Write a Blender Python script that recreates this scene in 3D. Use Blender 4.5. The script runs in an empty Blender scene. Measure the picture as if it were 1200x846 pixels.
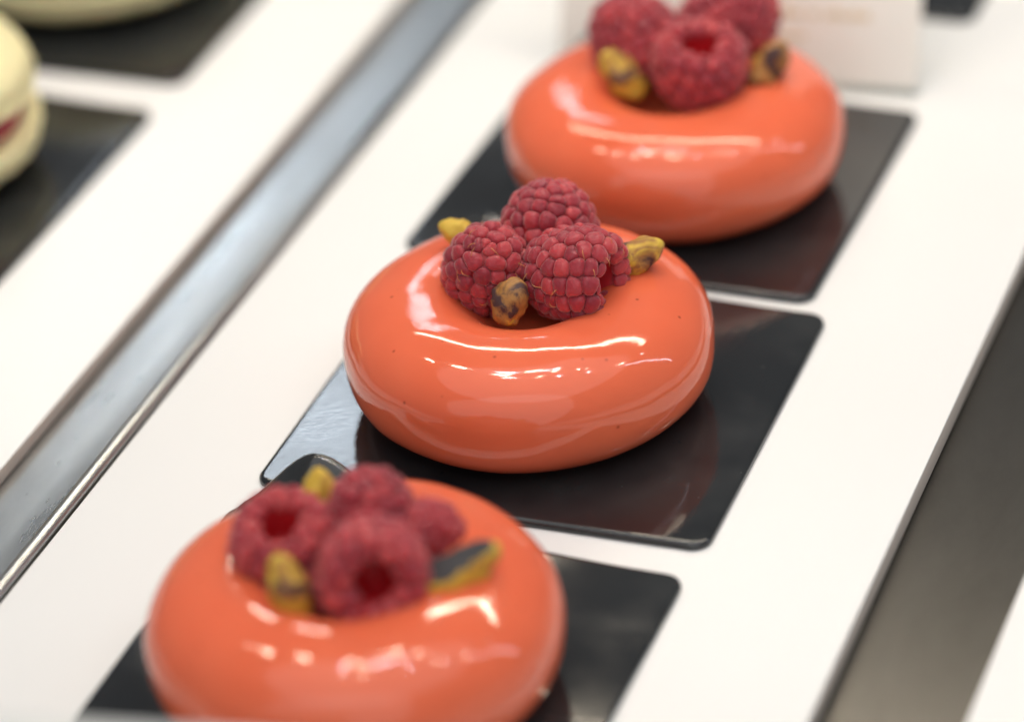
import bpy, bmesh, math, random
from mathutils import Vector, Matrix, noise

S = 0.01                      # everything below is written in centimetres
random.seed(7)
C = bpy.context.scene.collection
scene = bpy.context.scene

# ------------------------------------------------------------------ camera
cam_d = bpy.data.cameras.new('camera')
cam = bpy.data.objects.new('camera', cam_d)
C.objects.link(cam)
scene.camera = cam
RV = Vector((0.93710389, 0.34241553, -0.06773408))
UV = Vector((-0.12678442, 0.51470948, 0.8479386))
DV = Vector((-0.32521071, 0.78601893, -0.52574921))
CAM = Vector((21.03136634, -51.60299703, 35.36682524))
m = Matrix((RV, UV, -DV)).transposed().to_4x4()
m.translation = CAM * S
cam.matrix_world = m
cam_d.sensor_width = 36.0
cam_d.lens = 4071.1 / 1200 * 36
cam_d.clip_start = 0.02
cam_d.clip_end = 50
cam_d.dof.use_dof = True
cam_d.dof.focus_distance = 0.637
cam_d.dof.aperture_fstop = 5.5
cam_d.dof.aperture_blades = 0

# ------------------------------------------------------------------ world and lamps
w = bpy.data.worlds.new('World')
scene.world = w
w.use_nodes = True
bg = w.node_tree.nodes['Background']
bg.inputs['Color'].default_value = (0.95, 0.97, 1.0, 1)
bg.inputs['Strength'].default_value = 0.19
scene.view_settings.view_transform = 'Standard'
scene.view_settings.look = 'None'
scene.view_settings.exposure = 0.0
scene.view_settings.gamma = 1.0
scene.cycles.use_denoising = True
scene.cycles.sample_clamp_indirect = 6.0
scene.cycles.caustics_reflective = False
scene.cycles.max_bounces = 10


def area(name, loc, target, sx, sy, radiance, col, disk=False, turn=0):
    """area lamp of size sx*sy cm with the given radiance"""
    l = bpy.data.lights.new(name, 'AREA')
    l.shape = 'DISK' if disk else 'RECTANGLE'
    l.size = sx * S
    if not disk:
        l.size_y = sy * S
        a = sx * sy * S * S
    else:
        a = math.pi * (sx * S / 2) ** 2
    l.energy = 0.74 * radiance * math.pi * a
    l.color = col
    o = bpy.data.objects.new(name, l)
    o.location = Vector(loc) * S
    o.rotation_euler = ((Vector(target) - Vector(loc)).to_track_quat('-Z', 'Y') @ Matrix.Rotation(math.radians(turn), 3, 'Z').to_quaternion()).to_euler()
    C.objects.link(o)
    return o


WARM = (1.0, 0.86, 0.66)
NEUT = (0.98, 0.97, 0.965)
COOL = (0.80, 0.90, 1.0)
# LED tube along the top of the display case
area('case_tube_lamp', (-4, 26, 33), (-4, 0, 0), 41, 0.9, 66, WARM, turn=-10)
# soft ceiling light overhead, then an added fill lamp behind the camera
area('ceiling_panel_lamp', (14, -16, 140), (0, 0, 0), 200, 0, 1.36, NEUT, disk=True)
area('front_fill_lamp', (25, -160, 90), (0, 0, 0), 260, 0, 1.15, NEUT, disk=True)  # added front fill, brightens the card and berries facing the viewer
# far cool ceiling lights that the black plates and the steel mirror
for k in range(3):
    area('cool_tube_lamp', (-88, 154 + 12 * k, 120), (-88, 0, 0), 26, 1.5, 42, COOL)
for k in range(3):
    area('cool_tube_lamp', (-107, 186 + 11 * k, 118), (-107, 0, 0), 9, 3.5, 24, COOL)
area('side_window_lamp', (117, 60, 98), (0, 0, 0), 2.2, 110, 36, (0.85, 0.88, 1.0))
rs = random.Random(3)
for i in range(5):      # short row of LEDs under the case top
    area('case_led_lamp', (-22 + 6 * i + rs.uniform(-2.4, 2.4), 9 + rs.uniform(-2.5, 2.5), 42), (0, 9, 0), 1.8, 0, 110, WARM, disk=True)
for i, (x, y, z) in enumerate([(-60, 60, 200), (-42, 64, 200), (-30, 58, 200), (-18, 60, 200), (25, 50, 200),
                               (42, 56, 200), (-50, 30, 200), (-20, 24, 200), (10, 20, 200), (60, 40, 200),
                               (90, 70, 190), (110, 110, 190)]):
    area('ceiling_spot_lamp', (x + 10, y, z), (0, 0, 0), rs.uniform(3.5, 6), 0, 170,
         random.choice([WARM, (0.95, 0.9, 1.0), NEUT]), disk=True)


# ------------------------------------------------------------------ materials
def mat(name, col=(0.8, 0.8, 0.8), rough=0.5, metal=0.0, **kw):
    mt = bpy.data.materials.new(name)
    mt.use_nodes = True
    b = mt.node_tree.nodes['Principled BSDF']
    b.inputs['Base Color'].default_value = (*col, 1)
    b.inputs['Roughness'].default_value = rough
    b.inputs['Metallic'].default_value = metal
    for k, v in kw.items():
        b.inputs[k.replace('_', ' ')].default_value = v
    return mt


def N(mt, t, **kw):
    n = mt.node_tree.nodes.new(t)
    for k, v in kw.items():
        if k in n.inputs:
            n.inputs[k].default_value = v
        else:
            setattr(n, k, v)
    return n


def L(mt, a, b):
    mt.node_tree.links.new(a, b)


def P(mt):
    return mt.node_tree.nodes['Principled BSDF']


def tex_noise(mt, scale, detail=4, rough=0.5, stretch=None, coord='Object', dist=0.0):
    tc = N(mt, 'ShaderNodeTexCoord')
    mp = N(mt, 'ShaderNodeMapping')
    L(mt, tc.outputs[coord], mp.inputs['Vector'])
    if stretch:
        mp.inputs['Scale'].default_value = stretch
    n = N(mt, 'ShaderNodeTexNoise')
    n.inputs['Scale'].default_value = scale
    n.inputs['Detail'].default_value = detail
    n.inputs['Roughness'].default_value = rough
    n.inputs['Distortion'].default_value = dist
    L(mt, mp.outputs[0], n.inputs['Vector'])
    return n


def ramp(mt, src, stops):
    r = N(mt, 'ShaderNodeValToRGB')
    e = r.color_ramp.elements
    while len(e) < len(stops):
        e.new(0.5)
    for el, (p, c) in zip(e, stops):
        el.position = p
        el.color = (*c, 1) if len(c) == 3 else c
    L(mt, src, r.inputs['Fac'])
    return r


def g(v):
    return (v, v, v)


def bump(mt, src, strength, dist):
    b = N(mt, 'ShaderNodeBump')
    b.inputs['Strength'].default_value = strength
    b.inputs['Distance'].default_value = dist
    L(mt, src, b.inputs['Height'])
    return b


# glossy mirror glaze
M_glaze = mat('orange_mirror_glaze', (0.80, 0.15, 0.06), 0.07, IOR=1.5, Subsurface_Weight=0.12, Subsurface_Scale=0.004)
P(M_glaze).inputs['Subsurface Radius'].default_value = (1.0, 0.35, 0.15)
n1 = tex_noise(M_glaze, 45, 2)
n2 = tex_noise(M_glaze, 330, 2)
mx = N(M_glaze, 'ShaderNodeMath', operation='MULTIPLY_ADD')
mx.inputs[1].default_value = 0.06
L(M_glaze, n2.outputs['Fac'], mx.inputs[0])
L(M_glaze, n1.outputs['Fac'], mx.inputs[2])
bp = bump(M_glaze, mx.outputs[0], 0.30, 0.0012)
L(M_glaze, bp.outputs[0], P(M_glaze).inputs['Normal'])
# tiny dark specks in the glaze
tc = N(M_glaze, 'ShaderNodeTexCoord')
vo = N(M_glaze, 'ShaderNodeTexVoronoi')
vo.inputs['Scale'].default_value = 260
L(M_glaze, tc.outputs['Object'], vo.inputs['Vector'])
sp = ramp(M_glaze, vo.outputs['Distance'], [(0.0, g(1)), (0.12, g(0))])
vs = N(M_glaze, 'ShaderNodeSeparateColor')
L(M_glaze, vo.outputs['Color'], vs.inputs[0])
gt = N(M_glaze, 'ShaderNodeMath', operation='GREATER_THAN')
gt.inputs[1].default_value = 0.62
L(M_glaze, vs.outputs[0], gt.inputs[0])
ml = N(M_glaze, 'ShaderNodeMath', operation='MULTIPLY')
L(M_glaze, sp.outputs[0], ml.inputs[0])
L(M_glaze, gt.outputs[0], ml.inputs[1])
cr = ramp(M_glaze, n1.outputs['Fac'], [(0.3, (0.76, 0.140, 0.062)), (0.7, (0.80, 0.165, 0.078))])
mc = N(M_glaze, 'ShaderNodeMixRGB')
L(M_glaze, ml.outputs[0], mc.inputs['Fac'])
L(M_glaze, cr.outputs[0], mc.inputs[1])
mc.inputs[2].default_value = (0.28, 0.03, 0.012, 1)
L(M_glaze, mc.outputs[0], P(M_glaze).inputs['Base Color'])

# black plastic plate with dust and faint smears
M_plate = mat('black_glossy_plastic', (0.016, 0.018, 0.02), 0.06, IOR=1.6)
pn = tex_noise(M_plate, 30, 5, 0.6, dist=0.8)
pr_ = ramp(M_plate, pn.outputs['Fac'], [(0.35, g(0.045)), (0.72, g(0.17))])
L(M_plate, pr_.outputs[0], P(M_plate).inputs['Roughness'])
pn2 = tex_noise(M_plate, 22, 4, 0.6)
pc = ramp(M_plate, pn2.outputs['Fac'], [(0.45, (0.013, 0.015, 0.017)), (0.78, (0.046, 0.049, 0.049))])
vo2 = N(M_plate, 'ShaderNodeTexVoronoi')
vo2.inputs['Scale'].default_value = 420
tc2 = N(M_plate, 'ShaderNodeTexCoord')
L(M_plate, tc2.outputs['Object'], vo2.inputs['Vector'])
dr = ramp(M_plate, vo2.outputs['Distance'], [(0.0, g(1)), (0.07, g(0))])
sc2 = N(M_plate, 'ShaderNodeSeparateColor')
L(M_plate, vo2.outputs['Color'], sc2.inputs[0])
gt2 = N(M_plate, 'ShaderNodeMath', operation='GREATER_THAN')
gt2.inputs[1].default_value = 0.9
L(M_plate, sc2.outputs[1], gt2.inputs[0])
ml2 = N(M_plate, 'ShaderNodeMath', operation='MULTIPLY')
L(M_plate, dr.outputs[0], ml2.inputs[0])
L(M_plate, gt2.outputs[0], ml2.inputs[1])
mc2 = N(M_plate, 'ShaderNodeMixRGB')
L(M_plate, ml2.outputs[0], mc2.inputs['Fac'])
L(M_plate, pc.outputs[0], mc2.inputs[1])
mc2.inputs[2].default_value = (0.35, 0.34, 0.32, 1)
L(M_plate, mc2.outputs[0], P(M_plate).inputs['Base Color'])
pb = tex_noise(M_plate, 700, 3, 0.6, stretch=(1, 0.3, 1))
bp = bump(M_plate, pb.outputs['Fac'], 0.10, 0.0002)
L(M_plate, bp.outputs[0], P(M_plate).inputs['Normal'])

# white laminate shelf
M_white = mat('white_laminate', (0.84, 0.82, 0.78), 0.35, IOR=1.45)
wn = tex_noise(M_white, 9, 4)
wc = ramp(M_white, wn.outputs['Fac'], [(0.3, (0.825, 0.825, 0.81)), (0.7, (0.845, 0.845, 0.832))])
L(M_white, wc.outputs[0], P(M_white).inputs['Base Color'])
M_core = mat('grey_board_edge', (0.82, 0.74, 0.65), 0.5)

# brushed steel
def steel(name, col, r0, r1):
    mt = mat(name, col, 0.25, 1.0)
    a = tex_noise(mt, 40, 6, 0.7, stretch=(1, 0.15, 1))
    rr = ramp(mt, a.outputs['Fac'], [(0.3, g(r0)), (0.75, g(r1))])
    L(mt, rr.outputs[0], P(mt).inputs['Roughness'])
    b = tex_noise(mt, 900, 3, 0.6, stretch=(1, 0.02, 1))
    bb = bump(mt, b.outputs['Fac'], 0.02, 0.0001)
    c = tex_noise(mt, 50, 7, 0.75, stretch=(1, 0.35, 1), dist=0.2)
    cc = ramp(mt, c.outputs['Fac'], [(0.35, tuple(v * 0.9 for v in col)), (0.7, tuple(min(1, v * 1.12) for v in col))])
    L(mt, cc.outputs[0], P(mt).inputs['Base Color'])
    return mt


M_steel = steel('brushed_steel', (0.45, 0.465, 0.47), 0.24, 0.40)
M_dsteel = steel('dull_dark_steel', (0.135, 0.130, 0.122), 0.27, 0.30)

# raspberry
M_berry = mat('raspberry_skin', (0.42, 0.03, 0.05), 0.36, IOR=1.4, Subsurface_Weight=0.6, Subsurface_Scale=0.004,
              Sheen_Weight=0.42, Sheen_Roughness=0.45)
P(M_berry).inputs['Subsurface Radius'].default_value = (1.0, 0.12, 0.15)
P(M_berry).inputs['Sheen Tint'].default_value = (1.0, 0.75, 0.75, 1)
oi = N(M_berry, 'ShaderNodeObjectInfo')
bn = tex_noise(M_berry, 150, 5, 0.6)
ad = N(M_berry, 'ShaderNodeMath', operation='MULTIPLY_ADD')
ad.inputs[1].default_value = 0.45
L(M_berry, oi.outputs['Random'], ad.inputs[0])
L(M_berry, bn.outputs['Fac'], ad.inputs[2])
bc = ramp(M_berry, ad.outputs[0], [(0.35, (0.21, 0.017, 0.034)), (0.72, (0.37, 0.032, 0.048)), (1.0, (0.50, 0.060, 0.066))])
L(M_berry, bc.outputs[0], P(M_berry).inputs['Base Color'])
bw = tex_noise(M_berry, 480, 4, 0.65, dist=0.6)
bp = bump(M_berry, bw.outputs['Fac'], 0.75, 0.0006)
L(M_berry, bp.outputs[0], P(M_berry).inputs['Normal'])
M_core_b = mat('raspberry_flesh', (0.60, 0.02, 0.03), 0.4, Subsurface_Weight=0.5, Subsurface_Scale=0.003)
P(M_core_b).inputs['Subsurface Radius'].default_value = (1.0, 0.1, 0.12)
M_hair = mat('golden_hair', (0.62, 0.27, 0.09), 0.5)


def nut_mat(name, yellow):
    mt = mat(name, (0.4, 0.3, 0.08), 0.62, IOR=1.45, Subsurface_Weight=0.1, Subsurface_Scale=0.002)
    a = tex_noise(mt, 130, 5, 0.6, dist=0.7)
    flesh = (0.64, 0.42, 0.05)
    tan = (0.36, 0.17, 0.045)
    dark = (0.065, 0.028, 0.028)
    if yellow > 0.6:
        st = [(0.22, dark), (0.36, tan), (0.46, flesh), (0.75, (0.68, 0.52, 0.08))]
    elif yellow > 0.3:
        st = [(0.38, dark), (0.46, tan), (0.53, flesh), (0.8, (0.52, 0.46, 0.08))]
    else:
        st = [(0.42, dark), (0.50, tan), (0.58, (0.42, 0.20, 0.05)), (0.66, flesh)]
    r = ramp(mt, a.outputs['Fac'], st)
    L(mt, r.outputs[0], P(mt).inputs['Base Color'])
    b = tex_noise(mt, 420, 5, 0.65)
    bb = bump(mt, b.outputs['Fac'], 0.6, 0.0005)
    L(mt, bb.outputs[0], P(mt).inputs['Normal'])
    return mt


M_nut_y = nut_mat('pistachio_yellow', 0.9)
M_nut_m = nut_mat('pistachio_mottled', 0.5)
M_nut_b = nut_mat('pistachio_brown', 0.1)
M_nut_skin = mat('dark_nut_skin', (0.028, 0.027, 0.032), 0.55)
sn = tex_noise(M_nut_skin, 300, 4)
bb = bump(M_nut_skin, sn.outputs['Fac'], 0.5, 0.0004)
L(M_nut_skin, bb.outputs[0], P(M_nut_skin).inputs['Normal'])

M_shell = mat('pale_yellow_macaron_shell', (0.80, 0.73, 0.42), 0.55, Subsurface_Weight=0.1, Subsurface_Scale=0.003)
mn = tex_noise(M_shell, 500, 4)
bb = bump(M_shell, mn.outputs['Fac'], 0.4, 0.0006)
L(M_shell, bb.outputs[0], P(M_shell).inputs['Normal'])
M_jam = mat('raspberry_jam', (0.36, 0.02, 0.035), 0.25)
jn = tex_noise(M_jam, 160, 3)
jc = ramp(M_jam, jn.outputs['Fac'], [(0.35, (0.26, 0.01, 0.02)), (0.7, (0.46, 0.04, 0.06))])
L(M_jam, jc.outputs[0], P(M_jam).inputs['Base Color'])
M_card = mat('cream_card', (0.92, 0.87, 0.79), 0.22, IOR=1.5)
cn = tex_noise(M_card, 300, 3)
cc = ramp(M_card, cn.outputs['Fac'], [(0.3, (0.92, 0.88, 0.80)), (0.7, (0.94, 0.90, 0.82))])
L(M_card, cc.outputs[0], P(M_card).inputs['Base Color'])
M_wcard = mat('white_card', (0.74, 0.74, 0.70), 0.5)
M_ink = mat('gold_ink', (0.66, 0.50, 0.28), 0.5)
M_acryl = mat('clear_acrylic', (0.85, 0.93, 0.9), 0.08, Transmission_Weight=0.85, IOR=1.49)


# ------------------------------------------------------------------ object helpers
def mesh(name, V, F, m, smooth=True, sharp=0):
    me = bpy.data.meshes.new(name)
    me.from_pydata([(x * S, y * S, z * S) for x, y, z in V], [], F)
    me.materials.append(m)
    if smooth:
        me.polygons.foreach_set('use_smooth', [True] * len(F))
    me.update()
    if sharp:
        me.set_sharp_from_angle(angle=math.radians(sharp))
    return me


def link(name, me, parent=None, loc=None):
    o = bpy.data.objects.new(name, me)
    C.objects.link(o)
    if parent:
        o.parent = parent
    if loc is not None:
        o.location = Vector(loc) * S
    return o


def tag(o, label, cat, group=None):
    o['label'] = label
    o['category'] = cat
    if group:
        o['group'] = group
    return o


def box(x0, x1, y0, y1, z0, z1, bev=0.0):
    bm = bmesh.new()
    bmesh.ops.create_cube(bm, size=1)
    for v in bm.verts:
        v.co = Vector(((x0 + x1) / 2 + v.co.x * (x1 - x0), (y0 + y1) / 2 + v.co.y * (y1 - y0), (z0 + z1) / 2 + v.co.z * (z1 - z0)))
    if bev:
        bmesh.ops.bevel(bm, geom=list(bm.edges), offset=bev, segments=3, affect='EDGES', profile=0.5)
    bm.verts.index_update()
    V = [tuple(v.co) for v in bm.verts]
    F = [[v.index for v in f.verts] for f in bm.faces]
    bm.free()
    return V, F


def revolve(prof, n=64, warp=None):
    """prof: list of (r, z) ; r==0 ends closed by a pole"""
    V, F, rings = [], [], []
    for r, z in prof:
        if r < 1e-6:
            rings.append([len(V)])
            V.append((0, 0, z))
        else:
            rings.append(list(range(len(V), len(V) + n)))
            for i in range(n):
                a = 2 * math.pi * i / n
                V.append((r * math.cos(a), r * math.sin(a), z))
    for A, B in zip(rings, rings[1:]):
        for i in range(n):
            j = (i + 1) % n
            if len(A) == 1 and len(B) == 1:
                continue
            if len(A) == 1:
                F.append((A[0], B[i], B[j]))
            elif len(B) == 1:
                F.append((A[i], B[0], A[j]))
            else:
                F.append((A[i], B[i], B[j], A[j]))
    if warp:
        V = [warp(Vector(v)) for v in V]
    return V, F


# ------------------------------------------------------------------ setting: shelves and steel
def slab(name, x0, x1, y0, y1, z0, z1, mtop, medge):
    V, F = box(x0, x1, y0, y1, z0, z1, 0.025)
    me = mesh(name, V, F, mtop, True, 20)
    if medge:
        me.materials.append(medge)
        for p in me.polygons:
            if p.center.z < (z1 - 0.1) * S:
                p.material_index = 1
    o = link(name, me)
    o['kind'] = 'structure'
    return o


Y0, Y1 = -24, 48
slab('shelf', -6.93, 7.77, Y0, Y1, -0.45, 0.0, M_white, M_core)
slab('shelf', -42, -8.93, Y0, Y1, -0.315, 0.0, M_white, M_core)
slab('shelf', 10.26, 48, Y0, Y1, -0.47, 0.0, M_white, M_core)


def sweep_y(name, prof, y0, y1, m, ny=2):
    V, F = [], []
    for k in range(ny):
        y = y0 + (y1 - y0) * k / (ny - 1)
        V += [(x, y, z) for x, z in prof]
    n = len(prof)
    for k in range(ny - 1):
        for i in range(n - 1):
            F.append((k * n + i, k * n + i + 1, (k + 1) * n + i + 1, (k + 1) * n + i))
    return link(name, mesh(name, V, F, m, True, 26))


# left rail: flat floor that turns up into a rolled lip beside the middle shelf
pf = [(-9.4, -0.36), (-9.38, -0.33)]
pf += [(-8.95, -0.32), (-8.0, -0.32), (-7.50, -0.32), (-7.42, -0.31), (-7.34, -0.27), (-7.30, -0.2), (-7.285, -0.07)]
for k in range(13):
    a = math.pi - math.pi * 1.35 * k / 12
    pf.append((-7.13 + 0.15 * math.cos(a), -0.02 + 0.15 * math.sin(a)))
pf += [(-7.03, -0.3), (-7.0, -0.46)]
rail = sweep_y('steel_rail', pf, Y0, Y1, M_steel)
tag(rail, 'bright brushed steel channel with a rolled lip, left of the orange cakes', 'rail')
pf = [(7.4, -0.53), (7.42, -0.475), (10.5, -0.475), (10.52, -0.53)]
rail2 = sweep_y('steel_rail', pf, Y0, Y1, M_dsteel)
tag(rail2, 'flat dark grey steel strip sunk between white shelves at the right', 'rail')
sh = slab('steel_bed', -42, 48, Y0, Y1, -1.0, -0.54, M_dsteel, None)


# ------------------------------------------------------------------ plates
def plate_mesh(seed):
    W, D, R, T = 8.74, 8.14, 0.36, 0.15
    def axis(Ln):
        e = [0, 0.012, 0.03, 0.055, 0.08, 0.12, 0.2, 0.3, 0.42, 0.56, 0.72]
        mid = [0.72 + (Ln - 1.44) * k / 44 for k in range(1, 44)]
        return e + mid + [Ln - t for t in reversed(e)]
    xs, ys = axis(W), axis(D)
    kn = [(0, 0), (0.35, 0.04), (0.62, 0.22), (0.95, 0.66), (1.2, 0.92), (1.5, 1.0), (1.85, 0.96), (2.3, 0.76), (2.8, 0.50),
          (3.4, 0.30), (4.2, 0.16), (5.5, 0.075), (7.0, 0.02), (8.0, 0.0), (8.74, 0.0)]
    def f(x):
        for (a, fa), (b, fb) in zip(kn, kn[1:]):
            if x <= b:
                t = (x - a) / (b - a)
                t = t * t * (3 - 2 * t) * 0.35 + t * 0.65
                return fa + (fb - fa) * t
        return 0
    def fs(x):
        return sum(f(min(max(x + q * 0.1, 0), W)) for q in range(-5, 6)) / 11
    fx = [fs(x) * min(1, x / 0.3) for x in xs]
    top, bot = [], []
    for j, y in enumerate(ys):
        for i, x in enumerate(xs):
            px, py = x, y
            # pull the corner squares on to quarter circles
            ccx = R if x < R else (W - R if x > W - R else None)
            ccy = R if y < R else (D - R if y > D - R else None)
            if ccx is not None and ccy is not None:
                dx, dy = (x - ccx) / R, (y - ccy) / R
                mxx = max(abs(dx), abs(dy))
                if mxx > 0:
                    q = mxx / math.hypot(dx, dy)
                    q = 1 + (q - 1) * min(1, mxx)
                    px, py = ccx + dx * R * q, ccy + dy * R * q
            ex = min(x, W - x); ey = min(y, D - y); e = min(ex, ey)
            drop = 0.065 * (1 - min(1, e / 0.08)) ** 2
            t = max(0.0, (y - (D - 2.0)) / 2.0)
            lift = fx[i] * t * t * 1.16
            back = fx[i] * t ** 3 * 0.6
            top.append((px, py + back, T - drop + lift + 0.0))
            bot.append((px, py + back, 0.008 + lift))
    n = len(xs); k = len(ys)
    V = top + bot
    o = len(top)
    F = []
    for j in range(k - 1):
        for i in range(n - 1):
            a = j * n + i
            F.append((a, a + 1, a + n + 1, a + n))
            F.append((o + a, o + a + n, o + a + n + 1, o + a + 1))
    ring = [i for i in range(n)] + [j * n + n - 1 for j in range(1, k)] + [(k - 1) * n + i for i in range(n - 2, -1, -1)] + [j * n for j in range(k - 2, 0, -1)]
    for a, b in zip(ring, ring[1:] + ring[:1]):
        F.append((a, o + a, o + b, b))
    V = [(x - W / 2, y - D / 2, z) for x, y, z in V]
    return mesh('cake_plate', V, F, M_plate)


pm = plate_mesh(0)
PL = [((0.34, 0.08), 'black glossy plate under the sharp middle orange cake'),
      ((0.28, -8.92), 'black glossy plate under the nearest orange cake at the bottom'),
      ((-0.10, 8.74), 'black plate under the farthest orange cake, mirroring the cream card'),
      ((-16.50, 5.02), 'black plate under the near yellow macaron at the left edge'),
      ((-16.52, 14.50), 'black plate under the far macaron in the top left corner'),
      ((0.0, 21.3), 'black plate corner showing right of the cream card at the top')]
for (x, y), lb in PL:
    o = link('cake_plate', pm, None, (x, y, 0.0))
    o.rotation_euler.z = math.radians({0.34: 0.4, 0.28: 0.0, -0.10: -0.9}.get(x, 0))
    tag(o, lb, 'plate', 'black plates on the shelves')


# ------------------------------------------------------------------ ring cakes
def cake_mesh(seed):
    c, ho, hi = 1.88, 1.63, 1.35
    prof = []
    zc, zt, zb = 1.36, 1.16, 1.20
    # base centre -> outer side -> crest -> basin
    for k in range(0, 33):      # from bottom to top on the outside
        a = -math.pi / 2 + math.pi * k / 32
        ca, sa = math.cos(a), math.sin(a)
        ex = 0.82 if a > 0 else 0.70
        r = c + ho * (abs(ca) ** ex)
        z = zc + (zt if sa > 0 else zb) * math.copysign(abs(sa) ** (0.92 if sa > 0 else 0.84), sa)
        prof.append((r, z))
    # inside: from the crest down into a shallow basin
    for k in range(1, 22):
        t = k / 21
        r = c * (1 - t)
        s = t
        z = zc + zt - 0.76 * (1 - math.cos(math.pi * min(1, s ** 1.25 * 1.25))) / 2
        prof.append((max(r, 0.0), z))
    prof = [(0, prof[0][1]), (1.0, prof[0][1])] + prof
    prof[-1] = (0, prof[-1][1])
    rd = random.Random(seed)
    off = Vector((rd.uniform(0, 50), rd.uniform(0, 50), 0))
    def warp(v):
        q = v * 0.55 + off
        d = noise.noise(q) * 0.022 + noise.noise(v * 1.4 + off) * 0.006
        rr = math.hypot(v.x, v.y)
        k = min(1, rr / 1.0)
        a = math.atan2(v.y, v.x)
        low = max(0, 1 - v.z / 0.45)
        e = 1 + d * 0.6 * k
        drip = low * 0.11 * noise.noise(Vector((math.cos(a) * 4, math.sin(a) * 4, seed)))
        return (v.x * e + v.x / max(rr, .01) * drip, v.y * e + v.y / max(rr, .01) * drip, v.z * (1 + d * 0.5))
    V, F = revolve(prof, 160, warp)
    return mesh('ring_cake', V, F, M_glaze)


cakes = {'m': (0.04, 0.03), 'u': (0.16, 8.62), 'l': (0.30, -9.20)}
for k, sd, lb in (('m', 1, 'sharp orange glazed ring cake in the middle with three raspberries on top'),
                  ('l', 5, 'nearest orange glazed ring cake, blurred and cut by the bottom edge'),
                  ('u', 9, 'farthest orange glazed ring cake in front of the cream card')):
    o = link('ring_cake', cake_mesh(sd), None, (*cakes[k], 0.0))
    tag(o, lb, 'cake', 'orange glazed ring cakes')


# ------------------------------------------------------------------ raspberries
def smooth_prof(pts, n=90):
    """Catmull-Rom through (r,z), then resample evenly by length"""
    out = []
    for i in range(len(pts) - 1):
        p0 = pts[max(i - 1, 0)]; p1 = pts[i]; p2 = pts[i + 1]; p3 = pts[min(i + 2, len(pts) - 1)]
        if i == 0:
            p0 = (-p2[0], p2[1])
        for k in range(12):
            t = k / 12
            out.append(tuple(0.5 * ((2 * p1[j]) + (-p0[j] + p2[j]) * t + (2 * p0[j] - 5 * p1[j] + 4 * p2[j] - p3[j]) * t * t
                                    + (-p0[j] + 3 * p1[j] - 3 * p2[j] + p3[j]) * t ** 3) for j in (0, 1)))
    out.append(pts[-1])
    ln = [0]
    for a, b in zip(out, out[1:]):
        ln.append(ln[-1] + math.hypot(b[0] - a[0], b[1] - a[1]))
    return out, ln


def at_len(out, ln, s):
    for i in range(len(ln) - 1):
        if ln[i + 1] >= s:
            t = (s - ln[i]) / max(1e-9, ln[i + 1] - ln[i])
            a, b = out[i], out[i + 1]
            tx, tz = b[0] - a[0], b[1] - a[1]
            h = math.hypot(tx, tz) or 1
            return a[0] + tx * t, a[1] + tz * t, tx / h, tz / h
    a, b = out[-2], out[-1]
    h = math.hypot(b[0] - a[0], b[1] - a[1])
    return b[0], b[1], (b[0] - a[0]) / h, (b[1] - a[1]) / h


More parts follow.
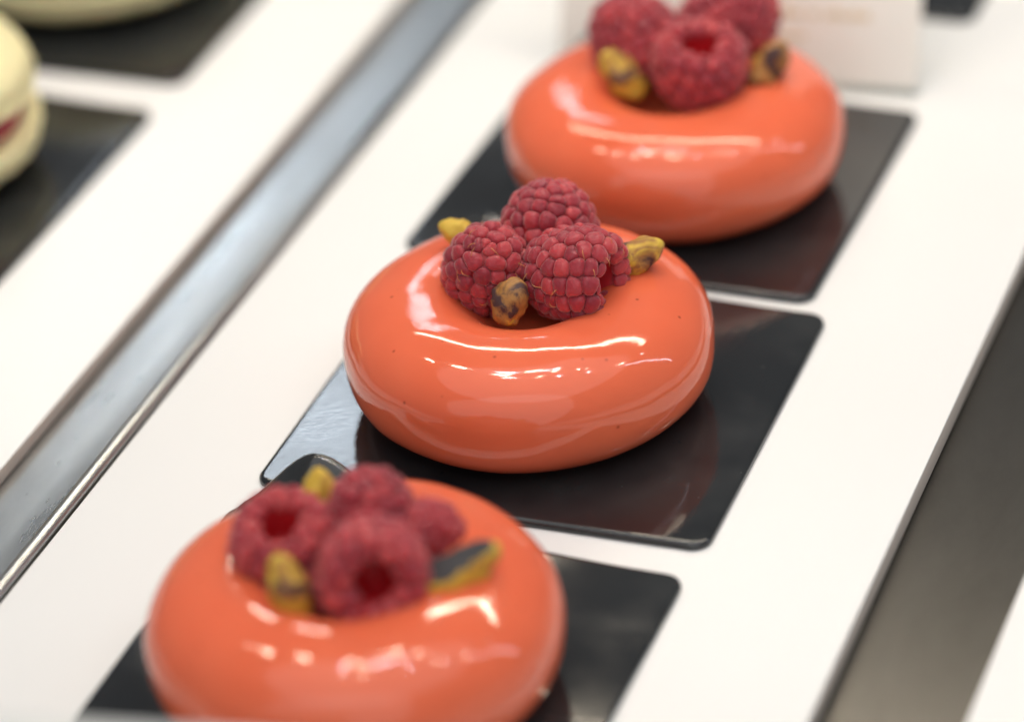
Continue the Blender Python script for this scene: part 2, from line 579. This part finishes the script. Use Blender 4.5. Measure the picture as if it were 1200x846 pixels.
def berry_proto(seed, wide=0.90, tall=0.95, flat=1.0):
    rd = random.Random(seed)
    pts = [(0, tall), (0.36 * wide, tall * 0.93), (0.68 * wide, tall * 0.68), (0.9 * wide, tall * 0.28), (0.98 * wide, -tall * 0.15),
           (0.93 * wide, -tall * 0.55), (0.78 * wide, -tall * 0.82), (0.58 * wide, -tall * 0.86), (0.44 * wide, -tall * 0.68),
           (0.38 * wide, -tall * 0.3), (0.32 * wide, tall * 0.1), (0, tall * 0.3)]
    out, ln = smooth_prof(pts)
    # length up to the inner rim
    size = 0.33
    off = rd.uniform(0, 50)
    def surf(s, a, inset=0.0):
        r, z, tx, tz = at_len(out, ln, s)
        lob = 1 + 0.07 * noise.noise(Vector((math.cos(a) * 1.3 + off, math.sin(a) * 1.3, z * 0.9)))
        n = Vector((-tz, tx)) * 1.0        # outward: rotate the tangent
        nr, nz = (-tz, tx)
        if nr * 1 < 0 and False:
            pass
        return (Vector((r * math.cos(a) * lob, r * math.sin(a) * lob, z)), Vector((nr * math.cos(a), nr * math.sin(a), nz)))
    smax = 0
    for i, p in enumerate(out):
        if p[1] <= -tall * 0.62 and p[0] < 0.47 * wide:
            smax = ln[i]
            break
    cent = []
    s, row = size * 0.25, 0
    ph = 0
    while s < smax:
        r = at_len(out, ln, s)[0]
        k = max(1, round(2 * math.pi * r / (size * 1.06)))
        if row == 0:
            k = 3
        for i in range(k):
            a = ph + 2 * math.pi * (i + 0.5 * (row % 2)) / k + rd.uniform(-0.26, 0.26) * size / max(r, .2)
            ss = s + rd.uniform(-0.24, 0.24) * size
            p, nn = surf(max(0.02, ss), a)
            cent.append((p, nn))
        ph += rd.uniform(0, 0.4)
        s += size * rd.uniform(0.78, 0.92)
        row += 1
    # outward check
    fixed = []
    for p, nn in cent:
        fixed.append((p, nn.normalized()))
    # profile runs tip -> outside -> rim -> inside, so (-tz,tx) points inward at the tip; flip if needed
    if fixed[0][1].z < 0:
        fixed = [(p, -nn) for p, nn in fixed]
    drups = []
    for i, (p, nn) in enumerate(fixed):
        t1 = nn.cross(Vector((0.13, 0.2, 0.97)))
        if t1.length < 0.1:
            t1 = nn.cross(Vector((1, 0, 0)))
        t1.normalize()
        t2 = nn.cross(t1)
        nb = []
        for j, (q, n2) in enumerate(fixed):
            if j == i:
                continue
            dv = q - p
            if dv.length > size * 2.2 or nn.dot(n2) < -0.3:
                continue
            x, y = dv.dot(t1), dv.dot(t2)
            h = math.hypot(x, y)
            if h < 1e-4:
                continue
            nb.append((x / h, y / h, dv.length / 2))
        A, rings = 20, 6
        rad = []
        for k in range(A):
            th = 2 * math.pi * k / A
            cx_, sx_ = math.cos(th), math.sin(th)
            rr = size * 0.74
            for ux, uy, hh in nb:
                cd = cx_ * ux + sx_ * uy
                if cd > 0.05:
                    rr = min(rr, hh / cd)
            rad.append(rr)
        mean = sum(rad) / A
        rad = [(rad[k - 1] + rad[k] * 2 + rad[(k + 1) % A]) / 4 for k in range(A)]
        rad = [min(v, mean * 1.22) * 1.02 for v in rad]
        H = mean * rd.uniform(0.42, 0.66)
        tilt = (rd.uniform(-0.12, 0.12), rd.uniform(-0.12, 0.12))
        V = [tuple(nn * H)]
        F = []
        for k2 in range(1, rings + 1):
            ro = math.sin(math.pi / 2 * k2 / rings)
            for k in range(A):
                th = 2 * math.pi * k / A
                x = rad[k] * ro * math.cos(th)
                y = rad[k] * ro * math.sin(th)
                z = H * (max(0.0, 1 - ro ** 2.6)) ** 0.62 - (x * x + y * y) * 0.32 + tilt[0] * x + tilt[1] * y
                if k2 == rings:
                    z = -0.05
                v = t1 * x + t2 * y + nn * z
                dn = noise.noise((p + v) * 7.0 + Vector((off, 0, 0))) * 0.014 + noise.noise((p + v) * 17.0) * 0.006
                v = v + nn * dn
                V.append(tuple(v))
        for k in range(A):
            F.append((0, 1 + k, 1 + (k + 1) % A))
        for k2 in range(rings - 1):
            for k in range(A):
                a = 1 + k2 * A + k
                b = 1 + k2 * A + (k + 1) % A
                F.append((a, a + A, b + A, b))
        # orientation of faces: t1 x t2 = nn * ?
        if t1.cross(t2).dot(nn) < 0:
            F = [tuple(reversed(f)) for f in F]
        drups.append((p.copy(), mesh('drupelet', V, F, M_berry)))
    # flesh core
    cp = []
    for i in range(0, 61):
        s_ = ln[-1] * i / 60
        r, z, tx, tz = at_len(out, ln, s_)
        nr, nz = tz, -tx           # tentative outward
        if i == 0:
            sign = 1 if nz > 0 else -1
        cp.append((max(0.0, r - sign * tz * 0.05) if 0 < i < 60 else 0.0, z + sign * tx * 0.05))
    def wp(v):
        a = math.atan2(v.y, v.x)
        lob = 1 + 0.07 * noise.noise(Vector((math.cos(a) * 1.3 + off, math.sin(a) * 1.3, v.z * 0.9)))
        return (v.x * lob * 0.985, v.y * lob * 0.985, v.z)
    V, F = revolve(cp, 40, wp)
    core = mesh('raspberry_core', V, F, M_core_b)
    return {'drups': drups, 'core': core, 'cent': fixed, 'H': size / 2}


def hair_mesh(rd):
    V, F = [], []
    n, R = 7, 0.0085
    ln_, cv = rd.uniform(0.16, 0.27), rd.uniform(-0.09, 0.09)
    for i in range(n):
        t = i / (n - 1)
        c = Vector((ln_ * (t - 0.3), cv * t * t, 0.05 * math.sin(math.pi * t) + 0.015 * t))
        for k in range(5):
            a = 2 * math.pi * k / 5
            rr = R * (1.0 - 0.6 * t)
            V.append((c.x, c.y + rr * math.cos(a), c.z + rr * math.sin(a)))
    for i in range(n - 1):
        for k in range(5):
            a = i * 5 + k; b = i * 5 + (k + 1) % 5
            F.append((a, a + 5, b + 5, b))
    return mesh('hair', V, F, M_hair)


rh = random.Random(11)
hairs = [hair_mesh(rh) for _ in range(6)]
protos = [berry_proto(1, 0.93, 0.98), berry_proto(2, 0.88, 0.92), berry_proto(4, 0.97, 0.86)]


def raspberry(pi, loc, tip, spin, scale, label, nh=0):
    pr = protos[pi]
    root = bpy.data.objects.new('raspberry', None)
    root.empty_display_size = 0.005
    C.objects.link(root)
    tag(root, label, 'raspberry', 'raspberries on the ring cakes')
    z = Vector(tip).normalized()
    q = z.to_track_quat('Z', 'Y')
    root.rotation_mode = 'QUATERNION'
    root.rotation_quaternion = q @ Matrix.Rotation(spin, 3, 'Z').to_quaternion()
    root.location = Vector(loc) * S
    root.scale = (scale,) * 3
    link('core', pr['core'], root)
    for p, me in pr['drups']:
        link('drupelet', me, root, p)
    rd = random.Random(hash((pi, round(loc[0] * 100))) & 0xffff)
    if nh:
        # hairs grow in the creases between drupelets on the viewer's side
        qi = root.rotation_quaternion.inverted()
        cand = [(p, nn) for p, nn in pr['cent'] if (root.rotation_quaternion @ nn).dot(-DV) > 0.55]
        rd.shuffle(cand)
        for p, nn in cand[:nh]:
            h = link('hair', rd.choice(hairs), root)
            t1 = nn.orthogonal().normalized()
            ang = rd.uniform(0, 6.28)
            t1 = Matrix.Rotation(ang, 3, nn) @ t1
            t2 = nn.cross(t1)
            mm = Matrix((t1, t2, nn)).transposed().to_4x4()
            mm.translation = (p + nn * 0.09 + t1 * 0.15 * rd.uniform(0.5, 1.0)) * S
            h.matrix_local = mm
    return root


def dirv(a, b, c):
    """direction from right / up / towards-viewer parts"""
    return (RV * a + UV * b - DV * c).normalized()


B = [
    # middle cake
    ('m', 0, (0.86, 0.24, 2.76), dirv(-0.85, 0.14, -0.46), 0.5, 0.97, 'big sharp raspberry on the middle cake with its hollow end facing right', 9),
    ('m', 1, (-0.75, 0.10, 2.76), dirv(-0.05, 0.45, 0.85), 1.2, 0.94, 'sharp raspberry left on the middle cake, its rounded tip facing out', 10),
    ('m', 2, (0.0, 1.52, 3.0), dirv(0.10, 0.95, 0.20), 2.1, 0.93, 'raspberry standing at the back of the middle cake above the other two', 3),
    # upper cake
    ('u', 1, (-1.05, 0.80, 2.95), dirv(-0.50, 0.80, 0.10), 0.3, 1.05, 'left raspberry on the farthest cake behind a tan pistachio', 0),
    ('u', 2, (0.64, -0.08, 2.84), dirv(0.05, -0.66, -0.62), 1.9, 0.98, 'front raspberry on the farthest cake with its hollow end tipped up', 0),
    ('u', 0, (0.72, 1.95, 3.02), dirv(0.75, 0.60, 0.0), 0.9, 1.00, 'rear right raspberry on the farthest cake touching the frame top', 0),
    # lower cake
    ('l', 2, (-1.25, 0.18, 2.62), dirv(0.08, -0.60, -0.78), 0.2, 0.88, 'left raspberry on the nearest cake showing a bright red hollow upward', 0),
    ('l', 1, (-0.05, 1.18, 2.75), dirv(-0.1, 0.90, 0.35), 0.7, 0.86, 'raspberry at the back of the nearest cake beside the plate tab', 0),
    ('l', 0, (0.45, -0.08, 2.60), dirv(-0.10, 0.20, -0.97), 1.7, 0.98, 'front raspberry on the nearest cake with its dark hollow facing the viewer', 0),
    ('l', 1, (0.85, 1.22, 2.45), dirv(0.7, 0.40, 0.2), 2.6, 0.72, 'low raspberry on the nearest cake, half hidden at the right rear', 0),
    ('l', 2, (-0.85, -0.45, 2.15), dirv(-0.3, -0.3, 0.8), 2.6, 0.62, 'small raspberry tucked low on the nearest cake behind the yellow pistachio', 0),
]
for ck, pi, (x, y, z), tip, spin, sc, lb, nh in B:
    raspberry(pi, (cakes[ck][0] + x, cakes[ck][1] + y, z), tip, spin, sc, lb, nh)


# ------------------------------------------------------------------ pistachios
def nut_mesh(seed, length, wid, hgt, mt, cut=None, face=None):
    rd = random.Random(seed)
    off = Vector((rd.uniform(0, 99), rd.uniform(0, 99), rd.uniform(0, 99)))
    V, F = [], []
    n, A = 34, 32
    rings = []
    for i in range(n + 1):
        t = i / n
        a = math.pi * t
        z = -math.cos(a) * length / 2
        rr = math.sin(a) ** (0.75 + 0.45 * t)
        rr *= 0.86 + 0.22 * (1 - t)          # fat end / thin tip
        ring = []
        for k in range(A):
            th = 2 * math.pi * k / A
            cx_, sy_ = math.cos(th), math.sin(th)
            ridge = 1 + 0.10 * max(0, math.cos(th * 3 + 0.4)) ** 2 - 0.07 * max(0, math.cos(th * 2 - 1)) ** 6
            v = Vector((cx_ * rr * wid / 2 * ridge, sy_ * rr * hgt / 2 * ridge, z))
            d = noise.noise(v * 2.2 + off) * 0.13 + (0.5 - abs(noise.noise(v * 3.5 + off))) * 0.11 - 0.05 + noise.noise(v * 8 + off) * 0.03 + noise.noise(v * 17 + off) * 0.014
            v = v + Vector((cx_, sy_, 0)) * d * (0.3 + 0.7 * rr)
            if cut:
                nz = Vector(cut[0]).normalized()
                e = v.dot(nz) - cut[1]
                if e > 0:
                    v -= nz * e * 0.88
            ring.append(len(V))
            V.append(tuple(v))
        rings.append(ring)
    for a, b in zip(rings, rings[1:]):
        for k in range(A):
            F.append((a[k], b[k], b[(k + 1) % A], a[(k + 1) % A]))
    F = [tuple(reversed(f)) for f in F]
    me = mesh('pistachio', V, F, mt)
    if face:
        me.materials.append(face)
        nz = Vector(cut[0]).normalized()
        for p in me.polygons:
            if (Vector(p.center) / S).dot(nz) > cut[1] - 0.01 and abs(p.normal.dot(nz)) > 0.6:
                p.material_index = 1
    return me


def pistachio(ck, loc, axis, spin, seed, dims, mt, label, cut=None, face=None):
    q = Vector(axis).normalized().to_track_quat('Z', 'Y') @ Matrix.Rotation(spin, 3, 'Z').to_quaternion()
    if cut:
        cut = (q.inverted() @ Vector(cut[0]), cut[1])
    o = link('pistachio', nut_mesh(seed, *dims, mt, cut, face), None, (cakes[ck][0] + loc[0], cakes[ck][1] + loc[1], loc[2]))
    o.rotation_mode = 'QUATERNION'
    o.rotation_quaternion = Vector(axis).normalized().to_track_quat('Z', 'Y') @ Matrix.Rotation(spin, 3, 'Z').to_quaternion()
    return tag(o, label, 'pistachio', 'pistachio kernels on the ring cakes')


pistachio('m', (0.03, -0.84, 2.70), dirv(0.32, 0.92, 0.1), 0.6, 3, (0.92, 0.76, 0.64), M_nut_b,
          'stubby brown roasted pistachio at the front of the middle cake between two raspberries')
pistachio('m', (1.70, 1.10, 2.70), dirv(0.86, 0.42, 0.1), 1.3, 8, (1.45, 0.62, 0.66), M_nut_m,
          'long mottled pistachio pointing right behind the big raspberry on the middle cake')
pistachio('m', (-1.58, 1.12, 2.74), dirv(-0.85, 0.42, 0.0), 0.2, 12, (1.15, 0.52, 0.56), M_nut_y,
          'bright yellow pistachio tip poking out left on the middle cake')
pistachio('u', (-0.92, -0.45, 2.72), dirv(-0.62, 0.75, 0.1), 0.4, 15, (1.25, 0.75, 0.7), M_nut_m,
          'plump tan pistachio at the front left of the farthest cake')
pistachio('u', (1.92, 0.55, 2.76), dirv(0.55, 0.80, 0.0), 2.4, 18, (1.2, 0.78, 0.7), M_nut_b,
          'dark pistachio with a green edge at the right on the farthest cake')
pistachio('l', (-0.66, -0.98, 2.66), dirv(-0.30, 0.93, 0.1), 1.1, 22, (1.2, 0.72, 0.62), M_nut_m,
          'yellow pistachio standing at the front left of the nearest cake')
pistachio('l', (-1.23, 1.72, 2.60), dirv(-0.10, 0.95, 0.1), 0.1, 27, (1.0, 0.62, 0.6), M_nut_y,
          'tan and yellow pistachio at the back left of the nearest cake by the plate tab')
pistachio('l', (1.85, 0.25, 2.66), dirv(0.86, 0.50, 0.0), 0.0, 31, (1.55, 0.80, 0.85), M_nut_y,
          'half pistachio with a flat slate grey face at the right of the nearest cake',
          cut=(dirv(-0.35, 0.70, 0.62), 0.19), face=M_nut_skin)


# ------------------------------------------------------------------ macarons
def macaron(x, y, R, label, hs=1.0):
    root = bpy.data.objects.new('macaron', None)
    root.empty_display_size = 0.01
    root.location = Vector((x, y, 0.15)) * S
    C.objects.link(root)
    tag(root, label, 'macaron')
    def ruffle(v):
        a = math.atan2(v.y, v.x)
        rr = math.hypot(v.x, v.y)
        d = noise.noise(Vector((math.cos(a) * 9, math.sin(a) * 9, v.z * 5 + x))) * 0.10 * (1 if rr > R * 0.86 else 0)
        return (v.x * (1 + d / R), v.y * (1 + d / R), v.z)
    def shell(z0, up):
        H = 1.05 * hs
        pr = []
        for k in range(0, 15):
            a = math.pi / 2 * k / 14
            pr.append((R * 0.985 * math.sin(a) ** 0.85 if k else 0.0, 0.30 + (H - 0.30) * math.cos(a) ** 0.8))
        pr += [(R * 0.955, 0.26), (R * 1.0, 0.20), (R * 1.005, 0.10), (R * 0.97, 0.02), (R * 0.85, 0.0), (0, 0)]
        if up:
            pr = [(r, z0 + z) for r, z in pr]
        else:
            pr = [(r, z0 - z) for r, z in pr]
        return revolve(pr, 120, ruffle)
    zf = 1.08 * hs
    V, F = shell(zf, False)
    F = [tuple(reversed(f)) for f in F]
    link('bottom_shell', mesh('bottom_shell', V, F, M_shell), root)
    pr = [(0, zf + 0.005), (R * 0.8, zf + 0.005), (R * 0.90, zf + 0.1), (R * 0.93, zf + 0.35), (R * 0.92, zf + 0.60), (R * 0.8, zf + 0.695), (0, zf + 0.695)]
    V, F = revolve(pr, 100, lambda v: tuple(v * (1 + 0.03 * noise.noise(v * 1.3))))
    link('filling', mesh('filling', V, F, M_jam), root)
    V, F = shell(zf + 0.71, True)
    link('top_shell', mesh('top_shell', V, F, M_shell), root)


macaron(-16.6, 5.0, 3.45, 'large pale yellow macaron with red filling cut by the left edge', 1.12)
macaron(-16.4, 14.9, 3.5, 'blurred pale macaron at the very top left corner', 1.12)


# ------------------------------------------------------------------ price cards
def card(name, x0, y0, x1, y1, h, lean, z0, m, label, thick=0.08):
    root = bpy.data.objects.new(name, None)
    root.empty_display_size = 0.01
    C.objects.link(root)
    root.location = Vector(((x0 + x1) / 2, (y0 + y1) / 2, z0)) * S
    wdt = math.hypot(x1 - x0, y1 - y0)
    root.rotation_euler = (-math.radians(lean), 0, math.atan2(y1 - y0, x1 - x0))
    tag(root, label, 'price card')
    V, F = box(-wdt / 2, wdt / 2, 0, thick, 0, h, 0.02)
    link('card_sheet', mesh('card_sheet', V, F, m), root)
    return root, wdt


cr_, wdt = card('price_card', -4.05, 12.98, 3.99, 13.62, 7.5, 27, 0.06, M_card,
                'cream price card with gold lettering leaning behind the farthest orange cake')
# blurred, unreadable gold lettering: two short lines of small strokes
rt = random.Random(5)
def lettering(x0, x1, z, hh, name):
    V, F = [], []
    x = x0
    while x < x1:
        wd = rt.uniform(0.05, 0.11)
        if rt.random() > 0.14:
            h2 = hh * rt.choice([0.6, 0.6, 1.0])
            vv, ff = box(x, x + wd * 0.7, -0.02, 0.002, z, z + h2)
            F += [[i + len(V) for i in f] for f in ff]; V += vv
            vv, ff = box(x, x + wd, -0.011, 0.001, z + h2 * 0.55, z + h2 * 0.8)
            F += [[i + len(V) for i in f] for f in ff]; V += vv
        x += wd + 0.025
    o = link(name, mesh(name, V, F, M_ink, False), cr_)
lettering(-0.9, 2.95, 1.50, 0.19, 'text_line')
lettering(0.3, 1.50, 1.02, 0.17, 'text_line')
V, F = box(-wdt / 2 - 0.05, wdt / 2 + 0.05, -0.10, 0.22, -0.06, 0.10, 0.03)
link('clear_foot', mesh('clear_foot', V, F, M_acryl), cr_)

card('price_card', -7.74, -27.6, 4.66, -25.75, 10.2, 55, 0.02, M_wcard,
     'blurred white card edge across the bottom left in front of the nearest cake')
